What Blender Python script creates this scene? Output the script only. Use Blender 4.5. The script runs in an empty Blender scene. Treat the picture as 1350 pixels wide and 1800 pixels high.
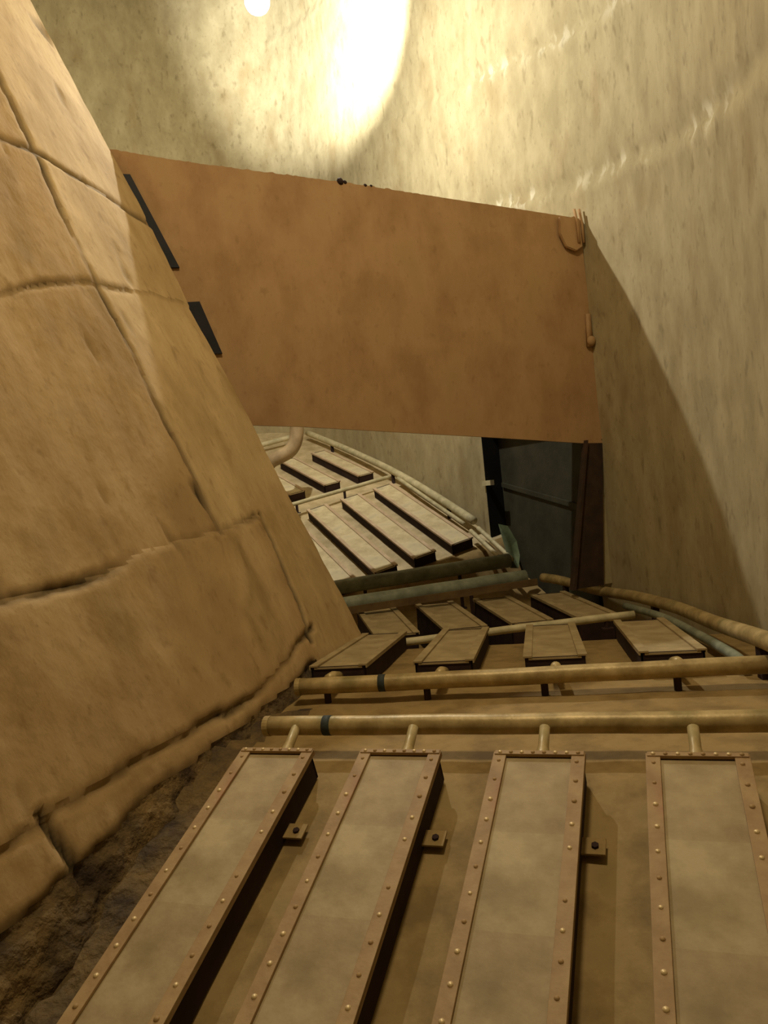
import bpy, bmesh, math, random
from mathutils import Vector, Matrix, noise
import numpy as np

scene = bpy.context.scene
col = scene.collection
random.seed(7)

# ------------------------------------------------------------------ camera
cam_data = bpy.data.cameras.new('camera')
cam = bpy.data.objects.new('camera', cam_data)
col.objects.link(cam)
cam_data.sensor_fit = 'HORIZONTAL'
cam_data.sensor_width = 36.0
cam_data.lens = 36.0                       # 1350 px focal length on a 1350 px wide frame
cam_data.clip_start = 0.05
X = Vector((0.9949, -0.0030, -0.1005))
D = Vector((0.0, 0.9995, -0.0301))
Z = -D.normalized()
X = (X - X.dot(Z) * Z).normalized()
Y = Z.cross(X)
cam.matrix_world = Matrix((
    (X.x, Y.x, Z.x, 0.0), (X.y, Y.y, Z.y, 0.0), (X.z, Y.z, Z.z, 1.3), (0, 0, 0, 1)))
scene.camera = cam

# ------------------------------------------------------------------ world, exposure, lights
world = bpy.data.worlds.new('world')
scene.world = world
world.use_nodes = True
world.node_tree.nodes['Background'].inputs[0].default_value = (0.55, 0.40, 0.2, 1)
world.node_tree.nodes['Background'].inputs[1].default_value = 0.12
scene.view_settings.view_transform = 'Standard'
scene.view_settings.look = 'None'
scene.view_settings.gamma = 1.0
scene.view_settings.use_curve_mapping = False
scene.view_settings.exposure = 0.0

LAMP_POS = Vector((-0.887, 9.282, 7.197))
LAMP_POWER = 840.0
SPOT_POWER = 9000.0
FILL_POS = Vector((0.1, 2.9, 7.6))
FILL_POWER = 210.0

# ------------------------------------------------------------------ materials
def mat(name, c1, c2, c3=None, scale=3.0, stretch=(1, 1, 1), rough=0.8, bump=0.3, bscale=30.0, bdist=0.01,
        metal=0.0, spots=None, spot_amt=0.5, spot_scale=9.0, emis=None, spec=0.3, coord='Object', dirt=None, flecks=None, lime=False):
    m = bpy.data.materials.new(name)
    m.use_nodes = True
    nt = m.node_tree
    N, Lk = nt.nodes, nt.links
    bs = N['Principled BSDF']
    bs.inputs['Roughness'].default_value = rough
    bs.inputs['Metallic'].default_value = metal
    bs.inputs['Specular IOR Level'].default_value = spec
    tc = N.new('ShaderNodeTexCoord')
    mp = N.new('ShaderNodeMapping')
    mp.inputs['Scale'].default_value = stretch
    Lk.new(tc.outputs[coord], mp.inputs[0])
    n1 = N.new('ShaderNodeTexNoise')
    n1.inputs['Scale'].default_value = scale
    n1.inputs['Detail'].default_value = 8
    n1.inputs['Roughness'].default_value = 0.62
    Lk.new(mp.outputs[0], n1.inputs['Vector'])
    rp = N.new('ShaderNodeValToRGB')
    e = rp.color_ramp.elements
    e[0].position = 0.36; e[0].color = (*c1, 1)
    e[1].position = 0.66; e[1].color = (*c2, 1)
    if c3:
        k = e.new(0.5); k.color = (*c3, 1)
    Lk.new(n1.outputs[0], rp.inputs[0])
    out = rp.outputs[0]
    if spots:
        n2 = N.new('ShaderNodeTexNoise')
        n2.inputs['Scale'].default_value = spot_scale
        n2.inputs['Detail'].default_value = 5
        Lk.new(mp.outputs[0], n2.inputs['Vector'])
        r2 = N.new('ShaderNodeValToRGB')
        r2.color_ramp.elements[0].position = 0.56
        r2.color_ramp.elements[1].position = 0.72
        Lk.new(n2.outputs[0], r2.inputs[0])
        mu = N.new('ShaderNodeMath'); mu.operation = 'MULTIPLY'; mu.inputs[1].default_value = spot_amt
        Lk.new(r2.outputs[0], mu.inputs[0])
        mx = N.new('ShaderNodeMix'); mx.data_type = 'RGBA'
        Lk.new(mu.outputs[0], mx.inputs[0])
        Lk.new(out, mx.inputs[6])
        mx.inputs[7].default_value = (*spots, 1)
        out = mx.outputs[2]
    def blend(out, fac, colr):
        q = N.new('ShaderNodeMix'); q.data_type = 'RGBA'
        Lk.new(fac, q.inputs[0]); Lk.new(out, q.inputs[6]); q.inputs[7].default_value = (*colr, 1)
        return q.outputs[2]
    def thresh(sc, lo, hi, amt, det=3.0):
        n = N.new('ShaderNodeTexNoise'); n.inputs['Scale'].default_value = sc; n.inputs['Detail'].default_value = det
        Lk.new(mp.outputs[0], n.inputs['Vector'])
        r = N.new('ShaderNodeMapRange'); r.inputs[1].default_value = lo; r.inputs[2].default_value = hi; r.inputs[4].default_value = amt
        Lk.new(n.outputs[0], r.inputs[0])
        return r.outputs[0]
    if flecks:
        out = blend(out, thresh(flecks[1], 0.60, 0.74, flecks[2]), flecks[0])
        out = blend(out, thresh(flecks[1] * 2.7, 0.62, 0.74, flecks[2] * 0.7), flecks[0])
    if lime:
        at = N.new('ShaderNodeAttribute'); at.attribute_name = 'lift_seam'
        m1 = N.new('ShaderNodeMath'); m1.operation = 'MULTIPLY'
        Lk.new(at.outputs['Fac'], m1.inputs[0]); Lk.new(thresh(7.0, 0.53, 0.62, 0.9, 6.0), m1.inputs[1])
        out = blend(out, m1.outputs[0], (0.72, 0.68, 0.52))
    if dirt:
        at = N.new('ShaderNodeAttribute'); at.attribute_name = 'crack_dirt'
        mx2 = N.new('ShaderNodeMix'); mx2.data_type = 'RGBA'
        Lk.new(at.outputs['Fac'], mx2.inputs[0])
        Lk.new(out, mx2.inputs[6])
        mx2.inputs[7].default_value = (*dirt, 1)
        out = mx2.outputs[2]
    Lk.new(out, bs.inputs['Base Color'])
    if bump:
        n3 = N.new('ShaderNodeTexNoise')
        n3.inputs['Scale'].default_value = bscale
        n3.inputs['Detail'].default_value = 6
        Lk.new(mp.outputs[0], n3.inputs['Vector'])
        bp = N.new('ShaderNodeBump')
        bp.inputs['Strength'].default_value = bump
        bp.inputs['Distance'].default_value = bdist
        Lk.new(n3.outputs[0], bp.inputs['Height'])
        Lk.new(bp.outputs[0], bs.inputs['Normal'])
    if emis:
        bs.inputs['Emission Color'].default_value = (*emis[:3], 1)
        bs.inputs['Emission Strength'].default_value = emis[3]
    return m

def c(r, g, b):
    f = lambda v: ((v / 255) / 12.92) if v / 255 <= 0.04045 else (((v / 255) + 0.055) / 1.055) ** 2.4
    return (f(r), f(g), f(b))

M_wall = mat('stained_concrete', c(160, 146, 110), c(182, 168, 131), c(171, 157, 120), scale=3.5, stretch=(1, 1, 0.55),
             rough=0.9, bump=0.3, bscale=22, bdist=0.012, spots=c(144, 122, 82), spot_amt=0.5, spot_scale=2.2, flecks=(c(104, 88, 54), 9.0, 0.45), lime=True)
M_pillar = mat('streaked_plaster', c(156, 128, 86), c(186, 158, 114), c(172, 143, 99), scale=1.8, stretch=(1, 1, 0.5),
               rough=0.9, bump=0.55, bscale=7, bdist=0.03, spots=c(128, 104, 58), spot_amt=0.6, spot_scale=2.6, dirt=c(52, 42, 22), flecks=(c(122, 94, 52), 11.0, 0.4))
M_strip_lit = mat('lit_strip_plaster', c(170, 143, 98), c(198, 171, 125), c(184, 157, 112), scale=1.8, stretch=(1, 1, 0.5), rough=0.9,
               bump=0.5, bscale=9, bdist=0.02, spots=c(150, 122, 74), spot_amt=0.6, spot_scale=2.6, dirt=c(52, 42, 22), flecks=(c(130, 102, 60), 11.0, 0.4))  # pillar plaster lightened: the strip's stronger light is put into the colour
M_base = mat('eroded_concrete', c(64, 52, 40), c(126, 102, 64), c(98, 80, 52), scale=3.5, rough=0.95, bump=0.9,
             bscale=16, bdist=0.05, spots=c(58, 44, 34), spot_amt=0.8, spot_scale=5)
M_floor = mat('dusty_deck', c(128, 105, 64), c(168, 141, 94), c(148, 123, 77), scale=4, rough=0.8, bump=0.3, bscale=25,
              spots=c(112, 96, 50), spot_amt=0.6, spot_scale=4, dirt=c(118, 96, 60))
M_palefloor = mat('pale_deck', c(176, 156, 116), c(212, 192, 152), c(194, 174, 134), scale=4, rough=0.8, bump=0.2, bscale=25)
M_cover = mat('dusty_steel_cover', c(150, 131, 94), c(180, 161, 122), c(165, 146, 108), scale=5, rough=0.65, bump=0.15,
              bscale=40, spots=c(130, 112, 72), spot_amt=0.55, spot_scale=3.5, metal=0.0)
M_cover_b = mat('dusty_steel_cover_dull', c(144, 124, 88), c(173, 153, 115), c(159, 139, 102), scale=5, rough=0.65, bump=0.15,
              bscale=40, spots=c(124, 106, 66), spot_amt=0.55, spot_scale=3.5)
M_flange = mat('red_lead_flange', c(146, 117, 78), c(170, 142, 98), c(158, 129, 88), scale=7, rough=0.6, bump=0.2,
               bscale=40, spots=c(156, 100, 72), spot_amt=0.7, spot_scale=2.2)
M_web = mat('dark_primer_web', c(42, 28, 26), c(60, 42, 36), scale=6, rough=0.85, bump=0.1)
M_rivet_dull = mat('dusty_rivet', c(150, 120, 78), c(176, 146, 98), scale=12, rough=0.6, bump=0)
M_rivet = mat('worn_rivet', c(206, 180, 130), c(238, 216, 170), scale=12, rough=0.4, bump=0, metal=0.25)
M_pipe = mat('dusty_pipe', c(148, 126, 82), c(198, 174, 124), c(172, 150, 102), scale=6, rough=0.42, bump=0.15, bscale=40,
             metal=0.15, spots=c(108, 104, 58), spot_amt=0.6, spot_scale=4)
M_palepipe = mat('pale_pipe', c(176, 166, 128), c(214, 202, 164), scale=6, rough=0.5, bump=0.1)
M_greypipe = mat('grey_green_pipe', c(112, 116, 98), c(152, 156, 134), c(130, 134, 114), scale=5, rough=0.5, bump=0.15)
M_blue = mat('blue_paint_mark', c(44, 52, 54), c(66, 72, 70), scale=10, rough=0.7, bump=0)
M_plate = mat('rusty_bulkhead', c(156, 121, 81), c(182, 147, 106), c(169, 134, 93), scale=2.2, stretch=(1, 1, 0.6), rough=0.75,
              bump=0.3, bscale=14, bdist=0.012, spots=c(150, 122, 72), spot_amt=0.6, spot_scale=2.2, flecks=(c(126, 94, 58), 14.0, 0.32))
M_post = mat('maroon_post', c(46, 36, 27), c(70, 50, 37), scale=5, rough=0.8, bump=0.3)
M_gap = mat('black_gap_shade', c(14, 13, 16), c(28, 26, 32), scale=5, rough=0.6, bump=0)
M_door = mat('dark_steel_door', c(52, 49, 36), c(70, 67, 50), scale=2.5, rough=0.7, bump=0.2)
M_frame = mat('black_door_frame', c(20, 19, 17), c(32, 30, 26), scale=3, rough=0.8, bump=0.1)
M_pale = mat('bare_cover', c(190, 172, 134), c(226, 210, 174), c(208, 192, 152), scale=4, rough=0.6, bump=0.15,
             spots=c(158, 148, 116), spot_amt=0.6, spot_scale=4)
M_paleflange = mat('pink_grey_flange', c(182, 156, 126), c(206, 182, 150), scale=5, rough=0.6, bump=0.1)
M_beam = mat('brown_beam', c(84, 66, 40), c(112, 90, 58), scale=5, rough=0.8, bump=0.1)
M_green = mat('green_plastic', c(92, 102, 68), c(122, 130, 92), scale=6, rough=0.5, bump=0)
M_lamp = mat('lamp_housing', c(48, 46, 42), c(66, 64, 58), scale=5, rough=0.6, bump=0)
M_glow = mat('lamp_glass', c(255, 255, 255), c(255, 255, 255), bump=0, emis=(1.0, 0.98, 0.92, 40.0))
M_hose = mat('grey_elbow', c(150, 128, 94), c(184, 160, 122), scale=4, rough=0.6, bump=0.1)

# ------------------------------------------------------------------ helpers
def tag(o, label=None, category=None, group=None, kind=None):
    if label: o['label'] = label
    if category: o['category'] = category
    if group: o['group'] = group
    if kind: o['kind'] = kind
    return o

def link(name, bm, m, parent=None, smooth=False):
    me = bpy.data.meshes.new(name)
    bm.normal_update()
    bm.to_mesh(me)
    bm.free()
    me.materials.append(m)
    if smooth:
        for p in me.polygons: p.use_smooth = True
    o = bpy.data.objects.new(name, me)
    col.objects.link(o)
    if parent: o.parent = parent
    return o

def empty(name, mw):
    o = bpy.data.objects.new(name, None)
    o.empty_display_size = 0.1
    col.objects.link(o)
    o.matrix_world = mw
    return o

def copy_tree(o, parent=None):
    n = o.copy()
    col.objects.link(n)
    n.parent = parent
    for ch in list(o.children):
        copy_tree(ch, n)
    return n

def box(bm, x0, x1, y0, y1, z0, z1, bev=0.0):
    r = bmesh.ops.create_cube(bm, size=1.0)
    vs = r['verts']
    for v in vs:
        v.co = Vector(((x0 + x1) / 2 + v.co.x * (x1 - x0), (y0 + y1) / 2 + v.co.y * (y1 - y0), (z0 + z1) / 2 + v.co.z * (z1 - z0)))
    if bev:
        es = list({e for v in vs for e in v.link_edges})
        bmesh.ops.bevel(bm, geom=es, offset=bev, segments=2, affect='EDGES', profile=0.6)

def frame_of(d):
    d = Vector(d).normalized()
    u = Vector((0, 0, 1)) if abs(d.z) < 0.9 else Vector((1, 0, 0))
    s = d.cross(u).normalized()
    return d, s, s.cross(d).normalized()

def tube(bm, pts, radii, seg=16, cap=True):
    pts = [Vector(p) for p in pts]
    if not hasattr(radii, '__len__'): radii = [radii] * len(pts)
    rings = []
    prev = None
    for i, p in enumerate(pts):
        a = pts[max(i - 1, 0)]; b = pts[min(i + 1, len(pts) - 1)]
        d = (b - a).normalized()
        if prev is None:
            _, s, t = frame_of(d)
        else:
            s = (prev - prev.dot(d) * d).normalized(); t = s.cross(d)
        prev = s
        rings.append([bm.verts.new(p + (math.cos(2 * math.pi * k / seg) * s + math.sin(2 * math.pi * k / seg) * t) * radii[i]) for k in range(seg)])
    for r0, r1 in zip(rings, rings[1:]):
        for k in range(seg):
            bm.faces.new((r0[k], r0[(k + 1) % seg], r1[(k + 1) % seg], r1[k]))
    if cap:
        bm.faces.new(rings[0][::-1]); bm.faces.new(rings[-1])

def catmull(P, n=8):
    P = [Vector(p) for p in P]
    Q = [2 * P[0] - P[1]] + P + [2 * P[-1] - P[-2]]
    out = []
    for i in range(1, len(Q) - 2):
        a, b, d, e = Q[i - 1:i + 3]
        for k in range(n):
            t = k / n
            out.append(0.5 * (2 * b + (d - a) * t + (2 * a - 5 * b + 4 * d - e) * t * t + (3 * b - a - 3 * d + e) * t ** 3))
    out.append(P[-1])
    return out

def fbm(p, o=4):
    return noise.fractal(p, 1.0, 2.0, o)

# ------------------------------------------------------------------ outer wall (curved concrete shaft) with a door niche
wall_plan = [(0.2, -2.5), (0.9, -0.5), (1.45, 1.0), (2.0, 2.9), (2.38, 4.3), (2.6, 5.6), (2.67, 6.7), (2.52, 8.0),
             (2.13, 9.2), (1.58, 10.5), (0.6, 12.8), (-1.0, 15.9), (-2.3, 16.7), (-3.8, 16.3), (-5.4, 14.9), (-7.2, 12.0), (-8.4, 8.0)]
WP = catmull([(x, y, 0) for x, y in wall_plan], 30)
WL = [0.0]
for a, b in zip(WP, WP[1:]): WL.append(WL[-1] + (b - a).length)

def wall_at(s):
    s = max(0, min(s, WL[-1] - 1e-4))
    i = int(np.searchsorted(WL, s, 'right')) - 1
    t = (s - WL[i]) / (WL[i + 1] - WL[i])
    p = WP[i].lerp(WP[i + 1], t)
    d = (WP[i + 1] - WP[i]).normalized()
    return p, Vector((d.y, -d.x, 0))          # point, outward normal

def wall_s(y):
    return next(WL[i] for i in range(len(WP)) if WP[i].y >= y)   # the first crossing, on the right side

DOOR_S0, DOOR_S1, DOOR_Z = wall_s(8.62), wall_s(10.72), 2.15
CEIL = 22.0
def seam(z, s):
    return 0.0

def build_wall():
    bm = bmesh.new()
    ss = [WL[-1] * k / 420 for k in range(421)]
    for e in (DOOR_S0, DOOR_S1):
        j = min(range(len(ss)), key=lambda q: abs(ss[q] - e)); ss[j] = e
    zs = [-2.6 + 0.08 * k for k in range(170)] + [11.2 + 0.6 * k for k in range(19)]
    j = min(range(len(zs)), key=lambda q: abs(zs[q] - DOOR_Z)); zs[j] = DOOR_Z
    sy10 = wall_s(10.6)
    sy9, sy4 = wall_s(10.0), wall_s(4.4)
    grid = []
    lay = bm.verts.layers.float.new('lift_seam')
    for s in ss:
        p, n = wall_at(s)
        row = []
        for z in zs:
            q = p + Vector((0, 0, z))
            d = 0.016 * fbm(q * 0.7) + 0.004 * fbm(Vector((q.x * 3, q.y * 3, q.z * 1.4)))
            t = (sy9 - s) / (sy9 - sy4)
            sm = 0.0
            for za, zb in ((6.42, 4.75), (4.75, 3.45), (9.3, 8.0)):      # shutter lift lines of the pour
                zl = za + (zb - za) * t + 0.05 * noise.noise(Vector((s * 1.3, za, 0)))
                sm = max(sm, 1 - abs(z - zl - 0.03) / 0.14)
                if abs(z - zl) < 0.22:
                    d += (0.03 if z > zl else -0.012) * (1 - abs(z - zl) / 0.22)
            vv = bm.verts.new(q + n * d); vv[lay] = max(0.0, sm) * max(0.0, min(1.0, 0.45 + 1.6 * noise.noise(Vector((s * 0.9, z * 0.5, 9.0))))) * (1.0 if s < sy10 else 0.0)
            row.append(vv)
        grid.append(row)
    for i in range(len(ss) - 1):
        for k in range(len(zs) - 1):
            if DOOR_S0 - 1e-4 <= ss[i] and ss[i + 1] <= DOOR_S1 + 1e-4 and zs[k + 1] <= DOOR_Z + 1e-4:
                continue
            bm.faces.new((grid[i][k], grid[i + 1][k], grid[i + 1][k + 1], grid[i][k + 1]))
    # flip towards the room
    for f in bm.faces: f.normal_flip()
    return tag(link('wall_right', bm, M_wall, smooth=True), kind='structure')
wall = build_wall()

# door niche: reveal, dark leaf, rib, latch tab
door = empty('door_1', Matrix.Translation(wall_at((DOOR_S0 + DOOR_S1) / 2)[0]))
tag(door, kind='structure')
dorig = door.matrix_world.translation
def niche():
    bm = bmesh.new()
    n_s = 10
    pa, na = wall_at(DOOR_S0); pb, nb = wall_at(DOOR_S1)
    n = (na + nb).normalized()
    dep = 0.24
    for p, sgn in ((pa, -1), (pb, 1)):
        t = (pb - pa).normalized() * sgn
        vs = [p - n * 0.02 + t * 0.0, p + n * dep, p + n * dep + t * 0.1, p - n * -0.03 + t * 0.1]
        lo = [bm.verts.new(v - dorig + Vector((0, 0, -0.6))) for v in vs]
        hi = [bm.verts.new(v - dorig + Vector((0, 0, DOOR_Z))) for v in vs]
        for k in range(4):
            bm.faces.new((lo[k], lo[(k + 1) % 4], hi[(k + 1) % 4], hi[k]))
        bm.faces.new(hi); bm.faces.new(lo[::-1])
    link('reveal', bm, M_frame, door)
    bm = bmesh.new()
    a, b = pa - n * 0.0, pb - n * 0.0
    for z0, z1 in ((DOOR_Z, DOOR_Z + 0.12),):
        q = [a - n * 0.02, b - n * 0.02, b + n * dep, a + n * dep]
        lo = [bm.verts.new(v - dorig + Vector((0, 0, z0))) for v in q]
        hi = [bm.verts.new(v - dorig + Vector((0, 0, z1))) for v in q]
        for k in range(4): bm.faces.new((lo[k], lo[(k + 1) % 4], hi[(k + 1) % 4], hi[k]))
        bm.faces.new(hi); bm.faces.new(lo[::-1])
    link('lintel', bm, M_frame, door)
    def slab(name, s0, s1, z0, z1, d0, d1, m, tilt=0.0):
        bm = bmesh.new()
        t = (pb - pa)
        q = [pa + t * s0 + n * d0, pa + t * s1 + n * d0, pa + t * s1 + n * d1, pa + t * s0 + n * d1]
        zz = [0, tilt, tilt, 0]
        lo = [bm.verts.new(v - dorig + Vector((0, 0, z0 + e))) for v, e in zip(q, zz)]
        hi = [bm.verts.new(v - dorig + Vector((0, 0, z1 + e))) for v, e in zip(q, zz)]
        for k in range(4): bm.faces.new((lo[k], lo[(k + 1) % 4], hi[(k + 1) % 4], hi[k]))
        bm.faces.new(hi); bm.faces.new(lo[::-1])
        return link(name, bm, m, door)
    leaf = slab('leaf', -0.02, 1.02, -0.6, DOOR_Z + 0.05, dep, dep + 0.05, M_door)
    slab('rib', 0.06, 0.99, 0.74, 0.80, dep - 0.03, dep, M_door, 0.42)
    slab('latch_tab', 0.93, 1.03, 1.20, 1.27, -0.04, 0.02, M_palepipe)
niche()

# ------------------------------------------------------------------ segments (each a plane with rows of riveted boxes)
SEG = {
    1: dict(o=(-0.834, 3.844, 0.063), a=(0.942, -0.335, 0.009), b=(0.314, 0.892, 0.325), s=0.646, L=2.55, w=0.40, H=0.15, far=True),
    2: dict(o=(-0.608, 5.141, 0.158), a=(0.981, -0.193, -0.011), b=(0.193, 0.979, -0.067), s=0.711, L=1.62, w=0.40, H=0.15),
    3: dict(o=(-0.200, 7.007, -0.036), a=(0.985, 0.168, -0.038), b=(-0.166, 0.984, 0.057), s=0.655, L=1.26, w=0.424, H=0.42),
    4: dict(o=(-0.739, 9.742, 0.113), a=(0.916, 0.352, 0.195), b=(-0.400, 0.850, 0.344), s=0.583, L=2.52, w=0.344, H=0.16),
    5: dict(o=(-1.527, 12.534, 1.361), a=(0.861, 0.484, 0.152), b=(-0.507, 0.803, 0.314), s=0.666, L=1.75, w=0.32, H=0.16),
}
for S in SEG.values():
    a = Vector(S['a']).normalized(); b = Vector(S['b']); b = (b - b.dot(a) * a).normalized()
    S['a'], S['b'], S['n'] = a, b, a.cross(b)
    S['o'] = Vector(S['o'])
    if S.get('far'): S['o'] = S['o'] - b * S['L']

def seg_mw(i, k):
    S = SEG[i]
    p = S['o'] + S['a'] * (k * S['s'] + S['w'] / 2) - S['n'] * S['H']
    a, b, n = S['a'], S['b'], S['n']
    return Matrix(((a.x, b.x, n.x, p.x), (a.y, b.y, n.y, p.y), (a.z, b.z, n.z, p.z), (0, 0, 0, 1)))

rivet_meshes = {}
def rivet(parent, x, y, z, r=0.011, worn=True):
    if worn not in rivet_meshes:
        bm = bmesh.new()
        bmesh.ops.create_uvsphere(bm, u_segments=8, v_segments=5, radius=1.0)
        for v in bm.verts: v.co.z *= 0.75
        bmesh.ops.delete(bm, geom=[v for v in bm.verts if v.co.z < -0.3], context='VERTS')
        me = bpy.data.meshes.new('rivet'); bm.to_mesh(me); bm.free()
        me.materials.append(M_rivet if worn else M_rivet_dull)
        for p in me.polygons: p.use_smooth = True
        rivet_meshes[worn] = me
    o = bpy.data.objects.new('rivet', rivet_meshes[worn])
    col.objects.link(o)
    o.parent = parent
    o.location = (x, y, z); o.scale = (r, r, r)
    return o

def make_box(i, mats, rivets=None, seams=(), nozzle=None, lug=False):
    """local: x across centred, y along 0..L, z up from the deck 0..H"""
    S = SEG[i]; w, L, H = S['w'], S['L'], S['H']
    mc, mf = mats
    root = empty('riveted_box', seg_mw(i, 0))
    fw = 0.058 * w / 0.4
    bm = bmesh.new()
    hx = w / 2 - 0.012
    box(bm, -hx, -hx + 0.012, 0.01, L - 0.012, 0, H - 0.006)
    box(bm, hx - 0.012, hx, 0.01, L - 0.012, 0, H - 0.006)
    box(bm, -hx, hx, 0.01, 0.022, 0, H - 0.006)
    box(bm, -hx, hx, L - 0.024, L - 0.012, 0, H - 0.006)
    link('casing', bm, M_web, root)
    ys = [0.004] + list(seams) + [L - 0.004]
    for y0, y1 in zip(ys, ys[1:]):
        bm = bmesh.new()
        box(bm, -w / 2 + fw * 0.6, w / 2 - fw * 0.6, y0, y1, H - 0.022, H - 0.010)
        link('cover_plate', bm, M_cover_b if (mc is M_cover and ys.index(y0) % 2) else mc, root)
    for sgn in (-1, 1):
        bm = bmesh.new()
        x0, x1 = sorted((sgn * w / 2, sgn * (w / 2 - fw)))
        box(bm, x0, x1, 0, L, H - 0.008, H + 0.005, 0.002)
        e0, e1 = sorted((sgn * w / 2, sgn * (w / 2 - 0.009)))
        box(bm, e0, e1, 0, L, H - 0.022, H - 0.004)
        fl = link('side_flange', bm, mf, root)
        if rivets:
            y = L - 0.06
            while y > 0.05:
                if random.random() > 0.03:
                    rivet(fl, sgn * (w / 2 - fw * 0.55) + random.uniform(-.002, .002), y + random.uniform(-.004, .004), H + 0.004, random.uniform(.009, .012), random.random() < 0.4)
                y -= rivets
    if rivets:
        bm = bmesh.new()
        box(bm, -w / 2 + 0.006, w / 2 - 0.004, L - 0.022, L + 0.004, H - 0.03, H + 0.010, 0.003)
        es = link('end_strip', bm, M_rivet if False else mf, root)
        for k in range(8):
            rivet(es, -w / 2 + 0.03 + k * (w - 0.06) / 7, L - 0.009, H + 0.010, 0.0095, random.random() < 0.6)
    if nozzle:
        bm = bmesh.new()
        y0 = L - 0.015 if nozzle > 0 else 0.015
        zz = (0.45, 0.5, 0.6, 0.75) if nozzle > 0 else (0.5, 0.58, 0.68, 0.7)
        tube(bm, [(0, y0, H * zz[0]), (0, y0 + nozzle * 0.25, H * zz[1]), (0, y0 + nozzle * 0.55, H * zz[2]), (0, y0 + nozzle, H * zz[3])],
             [0.042, 0.036, 0.025, 0.025] if nozzle > 0 else [0.034, 0.034, 0.034, 0.034], 14)
        link('nozzle', bm, M_pipe, root, True)
    if lug:
        bm = bmesh.new()
        yy = L - 0.40
        box(bm, w / 2 - 0.015, w / 2 + 0.08, yy - 0.04, yy + 0.045, 0.02, 0.03, 0.003)
        lg = link('mounting_lug', bm, M_floor, root)
        bm = bmesh.new()
        tube(bm, [(w / 2 + 0.04, yy, 0.028), (w / 2 + 0.04, yy, 0.04)], 0.015, 6)
        link('bolt', bm, M_web, lg)
    return root

NTH = ['leftmost', 'second from left', 'third from left', 'rightmost']
def row(i, n, label_fn, group, **kw):
    proto = make_box(i, **kw)
    out = []
    for k in range(n):
        o = proto if k == 0 else copy_tree(proto)
        o.matrix_world = seg_mw(i, k)
        tag(o, label_fn(k), 'box', group)
        out.append(o)
    return out

row(1, 4, lambda k: NTH[k] + ' of the four long riveted steel boxes in the foreground', 'long riveted boxes in the foreground',
    mats=(M_cover, M_flange), rivets=0.119, seams=(SEG[1]['L'] - 1.5, SEG[1]['L'] - 0.91, SEG[1]['L'] - 0.46), nozzle=0.24, lug=True)
row(2, 4, lambda k: NTH[k] + ' of the brown boxes just behind the two header pipes', 'brown boxes behind the header pipes',
    mats=(M_cover, M_cover), nozzle=-0.25)
row(3, 4, lambda k: NTH[k] + ' of the brown boxes in the low row before the dark twin pipes', 'brown boxes before the dark twin pipes',
    mats=(M_cover, M_cover))
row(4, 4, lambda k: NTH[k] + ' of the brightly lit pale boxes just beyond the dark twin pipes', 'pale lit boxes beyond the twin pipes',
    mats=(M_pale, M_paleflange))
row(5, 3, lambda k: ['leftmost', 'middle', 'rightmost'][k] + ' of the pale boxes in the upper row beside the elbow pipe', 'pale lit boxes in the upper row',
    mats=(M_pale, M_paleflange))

PH = Vector((0.4226, 0.9063, 0)); PV = Vector((-0.340, 0.158, 0.927)); PN = Vector((0.840, -0.392, 0.375))
P0 = Vector((-0.88, 4.58, 0.13))

# ------------------------------------------------------------------ floor: ruled deck following the segments
def build_floor():
    def ln(i, y, extra_l, x_right, dz=0.0):
        S = SEG[i]
        base = S['o'] + S['b'] * y - S['n'] * (S['H'] + 0.002) + Vector((0, 0, dz))
        l = base - S['a'] * extra_l
        r = base + S['a'] * x_right
        return l, r
    L1 = SEG[1]['L']
    st = [ln(1, -2.2, 1.2, 3.2), ln(1, L1 + 0.03, 1.3, 3.6), ln(2, -0.08, 1.2, 3.3), ln(2, SEG[2]['L'] + 0.05, 1.2, 3.2),
          ln(3, -0.03, 1.3, 3.2), ln(3, SEG[3]['L'] + 0.04, 1.4, 2.9), ln(3, SEG[3]['L'] + 0.12, 1.4, 2.9, -0.3), ln(4, -0.34, 1.6, 2.6, -0.35), ln(4, -0.16, 1.6, 2.6), ln(4, SEG[4]['L'] + 0.12, 1.6, 2.6),
          ln(5, -0.12, 1.6, 2.6), ln(5, SEG[5]['L'] + 0.15, 1.6, 2.7), ln(5, SEG[5]['L'] + 3.5, 1.6, 3.4)]
    bm = bmesh.new()
    rows = []
    lay = bm.verts.layers.float.new('crack_dirt')
    nx = 110
    for q, ((l0, r0), (l1, r1)) in enumerate(zip(st, st[1:])):
        ny = max(2, int((l1 - l0).length / 0.06))
        for k in range(ny + (1 if q == len(st) - 2 else 0)):
            t = k / ny
            l, r = l0.lerp(l1, t), r0.lerp(r1, t)
            rw = []
            for j in range(nx + 1):
                p = l.lerp(r, j / nx)
                h = -0.008 + 0.006 * fbm(p * 2.5)
                gap = (p - P0).dot(PN) + 0.10 * noise.noise(p * 2.3) + 0.05 * noise.noise(p * 7)
                dz = max(0.0, min(1.0, 1.1 - gap / 0.24)) if p.y < 4.7 else 0.0
                h += dz * (0.02 + 0.05 * noise.noise(p * 6.5) + 0.025 * noise.noise(p * 15))
                vv = bm.verts.new(p + Vector((0, 0, h))); vv[lay] = dz
                rw.append(vv)
            rows.append(rw)
    for r0, r1 in zip(rows, rows[1:]):
        for j in range(nx):
            f = bm.faces.new((r0[j], r0[j + 1], r1[j + 1], r1[j]))
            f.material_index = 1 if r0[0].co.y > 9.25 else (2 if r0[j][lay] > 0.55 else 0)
    o = link('floor', bm, M_floor, smooth=True)
    o.data.materials.append(M_palefloor)
    o.data.materials.append(M_base)
    return tag(o, kind='structure')
build_floor()

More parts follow.
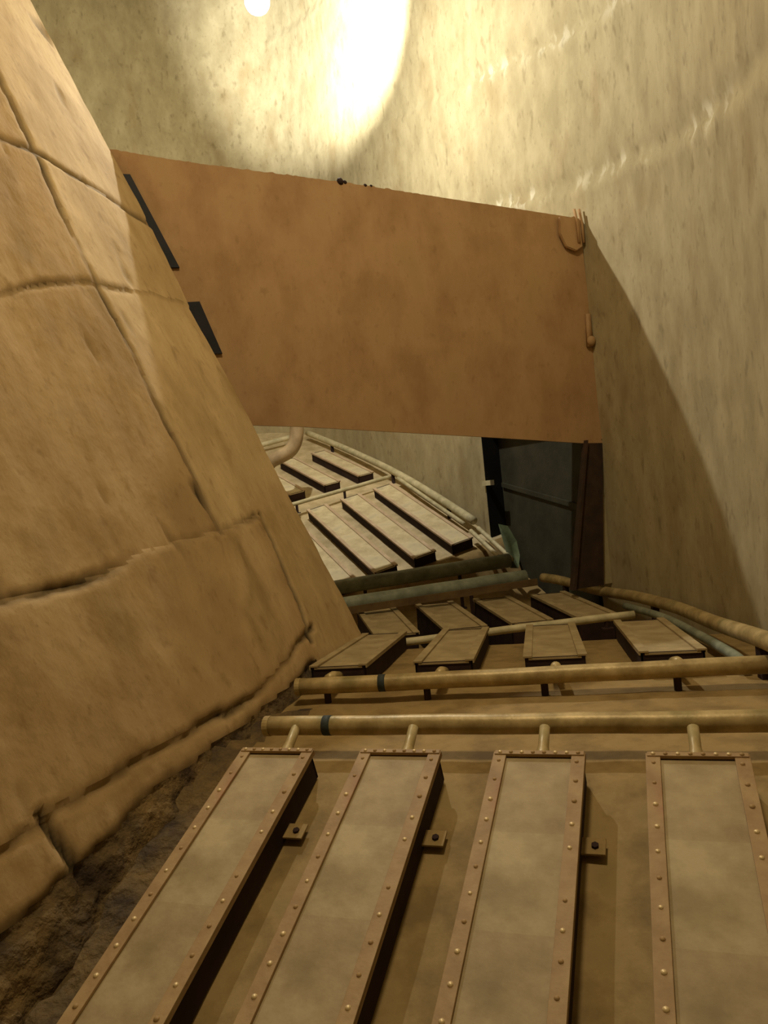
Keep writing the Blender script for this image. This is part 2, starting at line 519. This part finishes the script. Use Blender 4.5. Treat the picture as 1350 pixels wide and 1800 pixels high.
# ------------------------------------------------------------------ left pillar: battered face, chamfer, pour lifts with cracked joints
CH = Vector((math.sin(math.radians(13)), math.cos(math.radians(13)), 0))
CN = Vector((0.902, -0.205, 0.376)).normalized()
def interp(x, P):
    return float(np.interp(x, [p[0] for p in P], [p[1] for p in P]))
FOLD = [(-2, .50), (.38, .411), (1.156, .373), (1.778, .346), (2.478, .299), (3.14, .225), (4.07, .222), (4.69, .211), (8, .12)]
CW = [(-2, 1.80), (-.04, 1.68), (1.46, 1.56), (2.58, 1.53), (4.2, 1.46), (4.7, 1.39), (6.19, 1.23), (8, 1.1)]
def build_pillar():
    back = empty('wall_left', Matrix.Translation(P0))
    tag(back, kind='structure')
    res = 0.024
    us = np.arange(-3.2, 0.0001, res)                 # main face: distance left of the fold
    ws = np.linspace(0, 1, 66)[1:]                     # chamfer fraction
    qs = list(us) + list(ws)
    n_main = len(us)
    vs_ = np.arange(-1.6, 7.2, res)
    H2 = [(-3.5, 2.1), (-.63, 2.70), (-.28, 2.85), (.136, 2.96), (.9, 3.15)]
    H3 = [(-3.5, .88), (-1.39, .896), (-.86, .94), (-.41, 1.01), (.32, 1.077), (1.0, 1.17)]
    H4 = [(-3.5, -.12), (-1.8, -.09), (-1.18, -.04), (.08, .02), (.6, .2)]
    H5 = [(-3.5, -.44), (-1.8, -.36), (-1.45, -.30), (-1.0, -.20), (-.3, -.13), (.05, -.09), (.5, -.02)]
    pts = {}
    labels = {}
    dirt = {}
    offs = {0: 0.0, 1: 0.006, 2: -0.004, 3: 0.008, 4: 0.004, 5: 0.012, 6: 0.0, 7: -0.006, 8: -0.02}
    for j, v0 in enumerate(vs_):
        for i, q in enumerate(qs):
            uf = interp(v0, FOLD)
            if i < n_main:
                u = uf + q; d = q
                p = P0 + PH * u + PV * v0
                nrm = PN
            else:
                d = q * interp(v0, CW); u = uf + d * 0.5
                p = P0 + PH * uf + PV * v0 + CH * d
                nrm = CN
            if abs(d) < 0.2: nrm = PN.lerp(CN, 0.5 + d * 2.5).normalized()
            wob = 0.030 * fbm(Vector((u * 2.2, v0 * 2.2, 1.7)), 3) + 0.014 * fbm(Vector((u * 9, v0 * 9, 4.1)), 3)
            wob2 = 0.025 * fbm(Vector((u * 2.0, v0 * 2.0, 8.3)), 3) + 0.012 * fbm(Vector((u * 9, v0 * 9, 6.1)), 2)
            v = v0 + wob; e = d + wob2
            h1, h2, h3, h4, h5 = 4.03 - 0.03 * u, interp(u, H2), interp(u, H3), interp(u, H4), interp(u, H5)
            f2 = interp(v0, [(-2, .50), (.2, .60), (.5, .68), (.9, .76), (1.2, .78)])
            dist = []
            low = v < h3
            if v < h5 and not (e > f2): lab = 8
            elif v < h4 and not (e > f2): lab = 7
            elif low and e <= f2: lab = 3
            elif e <= 0: lab = 0 if v > h1 else (1 if v > h2 else 2)
            else: lab = 4 if v > h1 else (5 if v > h2 else 6)
            # joint distances with a strength that varies along the crack
            g = 0.0
            def crack(dd, width, depth, seed, base=0.55):
                a = max(0.0, min(1.3, base + 0.9 * noise.noise(Vector((u * 1.7, v0 * 1.7, seed)))))
                return depth * a * max(0.0, 1 - abs(dd) / width)
            g = max(g, crack(v - h1, 0.05, 0.035, 3.0, 0.6 if d > -0.4 else 0.45))
            if d < 0.5: g = max(g, crack(v - h2, 0.038, 0.026, 5.0, 0.6))
            if d < 0.72: g = max(g, crack(v - h3, 0.05, 0.035, 7.0, 0.5))
            if d < 0.75: g = max(g, crack(v - h4, 0.04, 0.035, 9.0, 0.6))
            if d < 0.5: g = max(g, crack(v - h5, 0.045, 0.045, 11.0, 0.6))
            if v0 > 1.05: g = max(g, crack(e, 0.038, 0.035, 13.0, 0.8))
            if 0.12 < v0 < 1.18: g = max(g, crack(e - f2, 0.045, 0.05, 15.0, 0.9))
            if 0.0 > v0 > -0.4: g = max(g, crack(u + 1.56 + (v0 + .1) * .3, 0.04, 0.06, 17.0, 0.9))
            pit = noise.noise(Vector((u * 7, v0 * 2.6 + u * 3, 21.0)))
            g2 = 0.03 * max(0.0, pit - 0.52) * 3
            rough = 0.010 * fbm(Vector((u * 1.4, v0 * 1.1, 2.0)), 3) + 0.006 * fbm(Vector((u * 6, v0 * 3, 3.0)), 4)
            if lab == 8:
                k = min(1.0, (h5 - v) / 0.25)
                rough += k * (0.05 * fbm(Vector((u * 4.5, v0 * 6.5, 5.0)), 5))
            dirt[i, j] = min(1.0, g / 0.035 + g2 / 0.05)
            pts[i, j] = p + nrm * (rough - g - g2 + offs[lab]) - P0
            labels[i, j] = lab
    nq, nv = len(qs), len(vs_)
    faces = {}
    for j in range(nv - 1):
        for i in range(nq - 1):
            faces.setdefault(labels[i, j], []).append((i, j))
    for lab in sorted(faces):
        idx = {}
        verts = []; fs = []; dv = []
        def vid(k):
            if k not in idx:
                idx[k] = len(verts); verts.append(pts[k]); dv.append(dirt[k])
            return idx[k]
        for (i, j) in faces[lab]:
            fs.append((vid((i, j)), vid((i + 1, j)), vid((i + 1, j + 1)), vid((i, j + 1))))
        me = bpy.data.meshes.new('concrete_slab')
        me.from_pydata(verts, [], fs)
        me.attributes.new('crack_dirt', 'FLOAT', 'POINT').data.foreach_set('value', dv)
        me.materials.append(M_base if lab == 8 else (M_strip_lit if lab in (4, 5, 6) else M_pillar))
        for p in me.polygons: p.use_smooth = True
        o = bpy.data.objects.new('concrete_slab', me)
        col.objects.link(o); o.parent = back
        if lab == 8: o['label'] = 'dark crumbling concrete base'
    # rear core of the pillar so that it is a solid body
    bm = bmesh.new()
    prev = None
    for v0 in np.linspace(-1.6, 7.2, 40):
        uf = interp(v0, FOLD)
        e = P0 + PH * uf + PV * v0 + CH * interp(v0, CW) - P0
        ring = [e - CN * 0.004, e + Vector((-0.5, 0.06, 0)), e + Vector((-4.0, -0.2, 0)),
                P0 + PH * (uf - 3.2) + PV * v0 - P0 + Vector((-1.5, 0, 0)), P0 + PH * (uf - 3.2) + PV * v0 - P0]
        cur = [bm.verts.new(r) for r in ring]
        if prev:
            for k in range(4): bm.faces.new((prev[k], prev[k + 1], cur[k + 1], cur[k]))
        prev = cur
    bm.faces.new(prev)
    link('pillar_core', bm, M_pillar, back)
build_pillar()

# ------------------------------------------------------------------ header pipes across the deck
def header(name, label, a, b, r, m, posts=(), floor_drop=0.22, bands=(), group=None, cap_r=1.06, cat='pipe', seg=20):
    a, b = Vector(a), Vector(b)
    root = empty(name, Matrix.Translation(a))
    tag(root, label, cat, group)
    bm = bmesh.new()
    n = 14
    tube(bm, [(b - a) * (k / n) + Vector((0, 0, 0.0015 * math.sin(k * 1.7))) for k in range(n + 1)], r, seg)
    link('pipe_run', bm, m, root, True)
    d = (b - a).normalized()
    bm = bmesh.new()
    tube(bm, [-d * 0.012, d * 0.02], r * cap_r, seg)
    link('end_cap', bm, m, root)
    for t in posts:
        p = (b - a) * t
        bm = bmesh.new()
        tube(bm, [p + Vector((0, 0, -r * 0.6)), p + Vector((0, 0, -floor_drop + 0.012))], 0.022, 10)
        f = p + Vector((0, 0, -floor_drop))
        box(bm, f.x - 0.05, f.x + 0.05, f.y - 0.045, f.y + 0.045, f.z, f.z + 0.014, 0.002)
        link('support_post', bm, M_web, root)
    for t in bands:
        p = (b - a) * t
        bm = bmesh.new()
        tube(bm, [p - d * 0.022, p + d * 0.022], r * 1.03, seg)
        link('paint_band', bm, M_blue, root, True)['label'] = 'dark blue paint mark on the pipe'
    return root

header('header_pipe', 'nearer dusty header pipe, joined to the foreground boxes by short nozzles',
       (-0.735, 4.075, 0.10), (1.93, 3.24, 0.115), 0.050, M_pipe, posts=(0.93,), floor_drop=0.19, bands=(0.125,), group='twin header pipes')
header('header_pipe', 'farther dusty header pipe on dark stub posts before the second row of boxes',
       (-0.655, 4.855, 0.10), (2.18, 4.265, 0.10), 0.052, M_pipe, posts=(0.065, 0.285, 0.53, 0.79), floor_drop=0.17, bands=(0.19,), group='twin header pipes')
header('cross_pipe', 'thin pipe with bright worn spots between the two brown rows of boxes',
       (-0.35, 6.83, -0.09), (2.1, 6.72, -0.02), 0.035, M_palepipe, posts=(0.05, 0.45, 0.9), floor_drop=0.1)
header('dark_pipe', 'nearer and lower of the dark grey green twin pipes under the rusty bulkhead',
       (-1.1, 8.24, 0.075), (1.56, 8.90, 0.118), 0.082, M_greypipe, posts=(0.3, 0.75), floor_drop=0.5, group='dark twin pipes')
header('dark_pipe', 'farther of the dark grey green twin pipes, at the foot of the bright boxes',
       (-1.1, 8.96, 0.18), (1.50, 9.60, 0.25), 0.088, M_greypipe, posts=(0.3, 0.75), floor_drop=0.5, group='dark twin pipes')
header('cross_pipe', 'pale pipe between the two brightly lit rows of boxes',
       (-1.75, 12.03, 1.14), (0.15, 12.93, 1.49), 0.034, M_palepipe, posts=(0.2, 0.6), floor_drop=0.16)
header('cross_pipe', 'short pale pipe end behind the grey elbow, far up beyond the bright boxes',
       (-3.0, 14.9, 2.25), (-1.75, 15.62, 2.53), 0.05, M_palepipe, posts=(0.35,), floor_drop=0.2)

bm = bmesh.new()
A = Vector((-0.62, 7.95, 0.07)); B = Vector((1.60, 8.50, 0.10))
d = (B - A).normalized(); up = Vector((0, 0, 1)); side = d.cross(up).normalized()
for p0, p1, w0, w1, h0, h1 in ((A, B, -0.05, 0.05, -0.032, -0.02), (A, B, 0.035, 0.05, -0.02, 0.045)):
    q = [p + side * w + up * h for p in (p0, p1) for w in (w0, w1) for h in (h0, h1)]
    vs = [bm.verts.new(x) for x in q]
    for f in ((0, 1, 3, 2), (4, 6, 7, 5), (0, 4, 5, 1), (2, 3, 7, 6), (1, 5, 7, 3), (0, 2, 6, 4)):
        bm.faces.new([vs[k] for k in f])
tag(link('steel_angle', bm, M_beam), 'dull brown steel angle bar lying across the far ends of the low brown boxes', 'bar')

# ------------------------------------------------------------------ pipes along the foot of the outer wall
def edge_pipe(label, pts, r, m, group, legs=0):
    P = catmull(pts, 8)
    root = empty('edge_pipe', Matrix.Translation(P[0]))
    tag(root, label, 'pipe', group)
    bm = bmesh.new()
    tube(bm, [p - P[0] for p in P], r, 14)
    link('pipe_run', bm, m, root, True)
    for k in range(legs):
        p = P[int((k + 0.5) * len(P) / legs)] - P[0]
        bm = bmesh.new()
        box(bm, p.x - 0.03, p.x + 0.03, p.y - 0.03, p.y + 0.03, p.z - 0.24, p.z - r * 0.5)
        link('support_leg', bm, M_web, root)
    return root
edge_pipe('dusty upper pipe curving along the wall foot right of the brown boxes',
          [(2.03, 3.95, 0.235), (2.10, 4.34, 0.218), (2.34, 5.6, 0.075), (2.46, 6.7, 0.01), (2.42, 7.7, -0.03), (2.27, 8.5, -0.06), (2.02, 9.1, -0.0), (1.86, 9.4, 0.02)],
          0.056, M_pipe, 'pipes along the wall foot', 3)
edge_pipe('thin greenish lower pipe in the shade under the dusty wall foot pipe',
          [(2.03, 4.52, 0.06), (2.1, 4.85, 0.04), (2.24, 5.65, -0.02), (2.35, 6.7, -0.07), (2.31, 7.65, -0.11)],
          0.035, M_greypipe, 'pipes along the wall foot')
edge_pipe('thick pale pipe along the wall foot above the brightly lit boxes',
          [(1.25, 10.85, 0.72), (0.79, 11.92, 1.13), (0.215, 13.15, 1.59), (-0.58, 14.647, 2.115), (-1.40, 15.88, 2.60)],
          0.06, M_palepipe, 'pale pipes beside the lit boxes', 3)
edge_pipe('thin pale pipe between the rightmost bright box and the thick wall foot pipe',
          [(1.12, 10.95, 0.685), (0.72, 11.85, 1.05), (0.29, 12.83, 1.45)],
          0.032, M_palepipe, 'pale pipes beside the lit boxes')
edge_pipe('outer of two short pale pipes before the dark doorway',
          [(1.565, 9.76, 0.24), (1.44, 10.15, 0.41), (1.28, 10.65, 0.625)], 0.03, M_palepipe, 'short pale pipes before the doorway')
edge_pipe('inner of two short pale pipes before the dark doorway',
          [(1.44, 9.76, 0.235), (1.33, 10.12, 0.39), (1.17, 10.62, 0.60)], 0.03, M_palepipe, 'short pale pipes before the doorway')

# grey elbow pipe rising beside the upper row
bm = bmesh.new()
tube(bm, catmull([(-1.22, 12.28, 2.75), (-1.24, 12.26, 2.45), (-1.28, 12.25, 2.22), (-1.38, 12.24, 2.06), (-1.56, 12.24, 1.97), (-1.72, 12.24, 1.90), (-1.8, 12.24, 1.74), (-1.82, 12.24, 1.1)], 7), 0.11, 18)
el = tag(link('elbow_pipe', bm, M_hose, smooth=True), 'fat grey elbow pipe bending down beside the pillar edge', 'pipe')

# green plastic scrap
bm = bmesh.new()
G = [(x + 0.05, y + 0.02, z) for x, y, z in [(1.404, 9.90, 0.70), (1.53, 9.93, 0.66), (1.62, 9.90, 0.46), (1.64, 9.87, 0.27), (1.60, 9.82, 0.11), (1.50, 9.84, 0.12)]]
ce = Vector((1.58, 9.86, 0.40))
top = [bm.verts.new(Vector(p)) for p in G]; mid = bm.verts.new(ce)
for k in range(len(top)): bm.faces.new((top[k], top[(k + 1) % len(top)], mid))
bmesh.ops.solidify(bm, geom=bm.faces[:], thickness=0.008)
tag(link('plastic_scrap', bm, M_green, smooth=True), 'dull green curved plastic scrap leaning behind the short pale pipes at the dark doorway', 'scrap')

# ------------------------------------------------------------------ rusty bulkhead hanging across the passage
R0 = Vector((2.384, 8.338, 0.0)); DR = Vector((0.951, 0.309, 0)); DN = Vector((0.309, -0.951, 0))   # DN faces the viewer
bulk = empty('bulkhead', Matrix(((DR.x, -DN.x, 0, R0.x), (DR.y, -DN.y, 0, R0.y), (0, 0, 1, 0), (0, 0, 0, 1))))
tag(bulk, 'large rusty brown steel bulkhead plate spanning from the concrete pillar to the curved wall', 'bulkhead')
def prism(bm, poly, y0, y1):
    f = [bm.verts.new((x, y0, z)) for x, z in poly]
    g = [bm.verts.new((x, y1, z)) for x, z in poly]
    bm.faces.new(f); bm.faces.new(g[::-1])
    n = len(poly)
    for k in range(n): bm.faces.new((f[k], g[k], g[(k + 1) % n], f[(k + 1) % n]))
def bulk_panel():
    bm = bmesh.new()
    TOP = [(-4.95, 4.56), (-4.717, 4.527), (-4.04, 4.436), (-2.602, 4.296), (-0.034, 3.985), (0.02, 3.975)]
    BOT = [(-4.95, 2.16), (-3.647, 2.006), (-3.243, 1.967), (-1.354, 1.727), (-0.186, 1.572), (0.07, 1.556)]
    rows = []
    nz = 30
    for q in range(181):
        r = []
        for k in range(nz + 1):
            t = k / nz
            xl = -3.86 - 1.05 * t                      # the left edge leans with the pillar
            xr = 0.085 - 0.06 * t
            x = xl + (xr - xl) * q / 180
            zt = interp(x, TOP)
            zb = interp(x, BOT)
            zt += 0.014 * abs(noise.noise(Vector((q * 0.36, 0, 0)))) * (1.6 if x < -1.8 else 0.5)
            r.append((x, 0.012 * noise.noise(Vector((x * 0.8, (zb + (zt - zb) * t) * 0.8, 3))), zb + (zt - zb) * t))
        rows.append(r)
    F = [[bm.verts.new((x, y, z)) for x, y, z in r] for r in rows]
    B = [[bm.verts.new((x, y + 0.03, z)) for x, y, z in r] for r in rows]
    n = len(F)
    for i in range(n - 1):
        for k in range(nz):
            bm.faces.new((F[i][k], F[i + 1][k], F[i + 1][k + 1], F[i][k + 1]))
            bm.faces.new((B[i][k + 1], B[i + 1][k + 1], B[i + 1][k], B[i][k]))
        bm.faces.new((F[i][nz], F[i + 1][nz], B[i + 1][nz], B[i][nz]))
        bm.faces.new((B[i][0], B[i + 1][0], F[i + 1][0], F[i][0]))
    for i in (0, n - 1):
        for k in range(nz):
            q = (F[i][k], F[i][k + 1], B[i][k + 1], B[i][k])
            bm.faces.new(q if i == 0 else q[::-1])
    link('plate', bm, M_plate, bulk)
bulk_panel()
# lump and fringe of dried mastic on the top edge
for (x, z, r) in ((-2.61, 4.305, 0.035), (-2.565, 4.30, 0.022), (-2.36, 4.275, 0.018), (-2.3, 4.27, 0.015)):
    bm = bmesh.new()
    bmesh.ops.create_icosphere(bm, subdivisions=2, radius=r)
    for v in bm.verts:
        v.co *= 1 + 0.3 * noise.noise(v.co * 40)
        v.co += Vector((x, 0.01, z))
    link('mastic_lump', bm, M_web, bulk, True)['label'] = 'small black lump on the top edge'
# corner bracket with two rods
bm = bmesh.new()
prism(bm, [(-0.25, 3.98), (-0.265, 3.80), (-0.20, 3.66), (-0.08, 3.615), (0.0, 3.66), (0.0, 3.94), (-0.06, 3.99), (-0.16, 3.955)], -0.055, -0.015)
bmesh.ops.bevel(bm, geom=bm.edges[:], offset=0.008, segments=2, affect='EDGES')
cb = link('corner_bracket', bm, M_plate, bulk)
for x in (-0.045, 0.012):
    bm = bmesh.new()
    tube(bm, [(x, -0.06, 3.70), (x - 0.005, -0.065, 3.9), (x - 0.012, -0.04, 4.06)], 0.016, 8)
    link('rod', bm, M_plate, cb, True)
bm = bmesh.new()
bmesh.ops.create_uvsphere(bm, u_segments=14, v_segments=8, radius=0.05)
for v in bm.verts: v.co = Vector((v.co.x + 0.0, v.co.y * 0.8 - 0.05, v.co.z * 1.1 + 2.655))
prism(bm, [(-0.04, 2.60), (0.03, 2.60), (0.03, 2.95), (-0.02, 2.95)], -0.04, -0.01)
link('hinge_lug', bm, M_plate, bulk, True)
bm = bmesh.new()
prism(bm, [(-0.16, 1.60), (0.06, 1.60), (-0.09, 0.02), (-0.49, 0.02)], 0.0, 0.05)
prism(bm, [(-0.175, 1.60), (-0.15, 1.60), (-0.465, 0.02), (-0.50, 0.02)], -0.05, 0.0)
link('support_post', bm, M_post, bulk)
bm = bmesh.new()
prism(bm, [(0.05, 1.60), (0.13, 1.60), (0.10, 0.02), (-0.11, 0.02)], 0.05, 0.08)  # strip added behind the post to block a stray patch of lamp light
link('gap_blocker', bm, M_wall, bulk)
bm = bmesh.new()
q = [(-4.3, 0.03), (-0.02, 0.03), (-0.05, 0.95), (-0.95, 1.5), (-1.45, 2.27), (-4.3, 2.27)]  # unseen shelf added to keep lamp light off the deck below
f = [bm.verts.new((x, y, 2.40)) for x, y in q]; g = [bm.verts.new((x, y, 2.43)) for x, y in q]
bm.faces.new(f[::-1]); bm.faces.new(g)
for k in range(6): bm.faces.new((f[k], f[(k + 1) % 6], g[(k + 1) % 6], g[k]))
link('added_shade_shelf', bm, M_plate, bulk)
for poly in ([(-4.70, 4.30), (-4.555, 4.30), (-4.215, 3.475), (-4.36, 3.475)], [(-4.22, 3.16), (-4.07, 3.165), (-3.915, 2.685), (-4.06, 2.685)]):  # black strips painted in for the dark gap beside the pillar
    bm = bmesh.new()
    prism(bm, poly, -0.03, -0.006)
    link('gap_shade_strip', bm, M_gap, bulk)['label'] = 'black strip standing in for the dark gap along the pillar side'

# ------------------------------------------------------------------ floodlight high above, with its own lights
fl = empty('floodlight', Matrix.Translation(LAMP_POS))
tag(fl, 'glaring white floodlight high above the bulkhead at the top of the picture', 'lamp')
bm = bmesh.new()
tube(bm, [(0, 0, 0.10), (0, 0, 0.16), (0, 0, 0.32), (0, 0, 0.36)], [0.20, 0.17, 0.09, 0.03], 24)
link('housing', bm, M_lamp, fl, True)
bm = bmesh.new()
bmesh.ops.create_uvsphere(bm, u_segments=20, v_segments=12, radius=0.15)
link('glass_bulb', bm, M_glow, fl, True)
bm = bmesh.new()
tube(bm, [(0, 0, 0.35), (0, 0, CEIL - LAMP_POS.z)], 0.014, 8)
link('hanging_rod', bm, M_lamp, fl)
def light(name, kind, loc, power, color, parent=None, **kw):
    d = bpy.data.lights.new(name, kind)
    d.energy = power; d.color = color
    for k, v in kw.items(): setattr(d, k, v)
    o = bpy.data.objects.new(name, d)
    col.objects.link(o); o.location = loc
    if parent: o.parent = parent
    return o
light('bulb_light', 'POINT', (0, 0, -0.21), LAMP_POWER, (1.0, 0.97, 0.86), fl, shadow_soft_size=0.05)
sp = light('beam_light', 'SPOT', (0.06, 0.19, 0.0), SPOT_POWER, (1.0, 1.0, 0.95), fl, shadow_soft_size=0.03, spot_size=math.radians(62), spot_blend=0.9)
sp.rotation_euler = (Vector((0.0, 13.6, 9.7)) - LAMP_POS).to_track_quat('-Z', 'Y').to_euler()
# warm fill added high over the deck in place of bounced light
light('bounce_fill', 'AREA', FILL_POS, FILL_POWER, (1.0, 0.83, 0.54), shape='DISK', size=0.9).rotation_euler = (Vector((0.3, 4.6, 0.5)) - FILL_POS).to_track_quat('-Z', 'Y').to_euler()

# ------------------------------------------------------------------ ceiling and back of the shaft
bm = bmesh.new()
vs = [bm.verts.new(p) for p in ((-14, -3, CEIL), (4, -3, CEIL), (4, 24, CEIL), (-14, 24, CEIL))]
bm.faces.new(vs[::-1])
tag(link('ceiling', bm, M_wall), kind='structure')
bm = bmesh.new()
vs = [bm.verts.new(p) for p in ((-9, -2.5, -3), (0.2, -2.5, -3), (0.2, -2.5, CEIL), (-9, -2.5, CEIL))]
bm.faces.new(vs)
tag(link('wall_back', bm, M_wall), kind='structure')
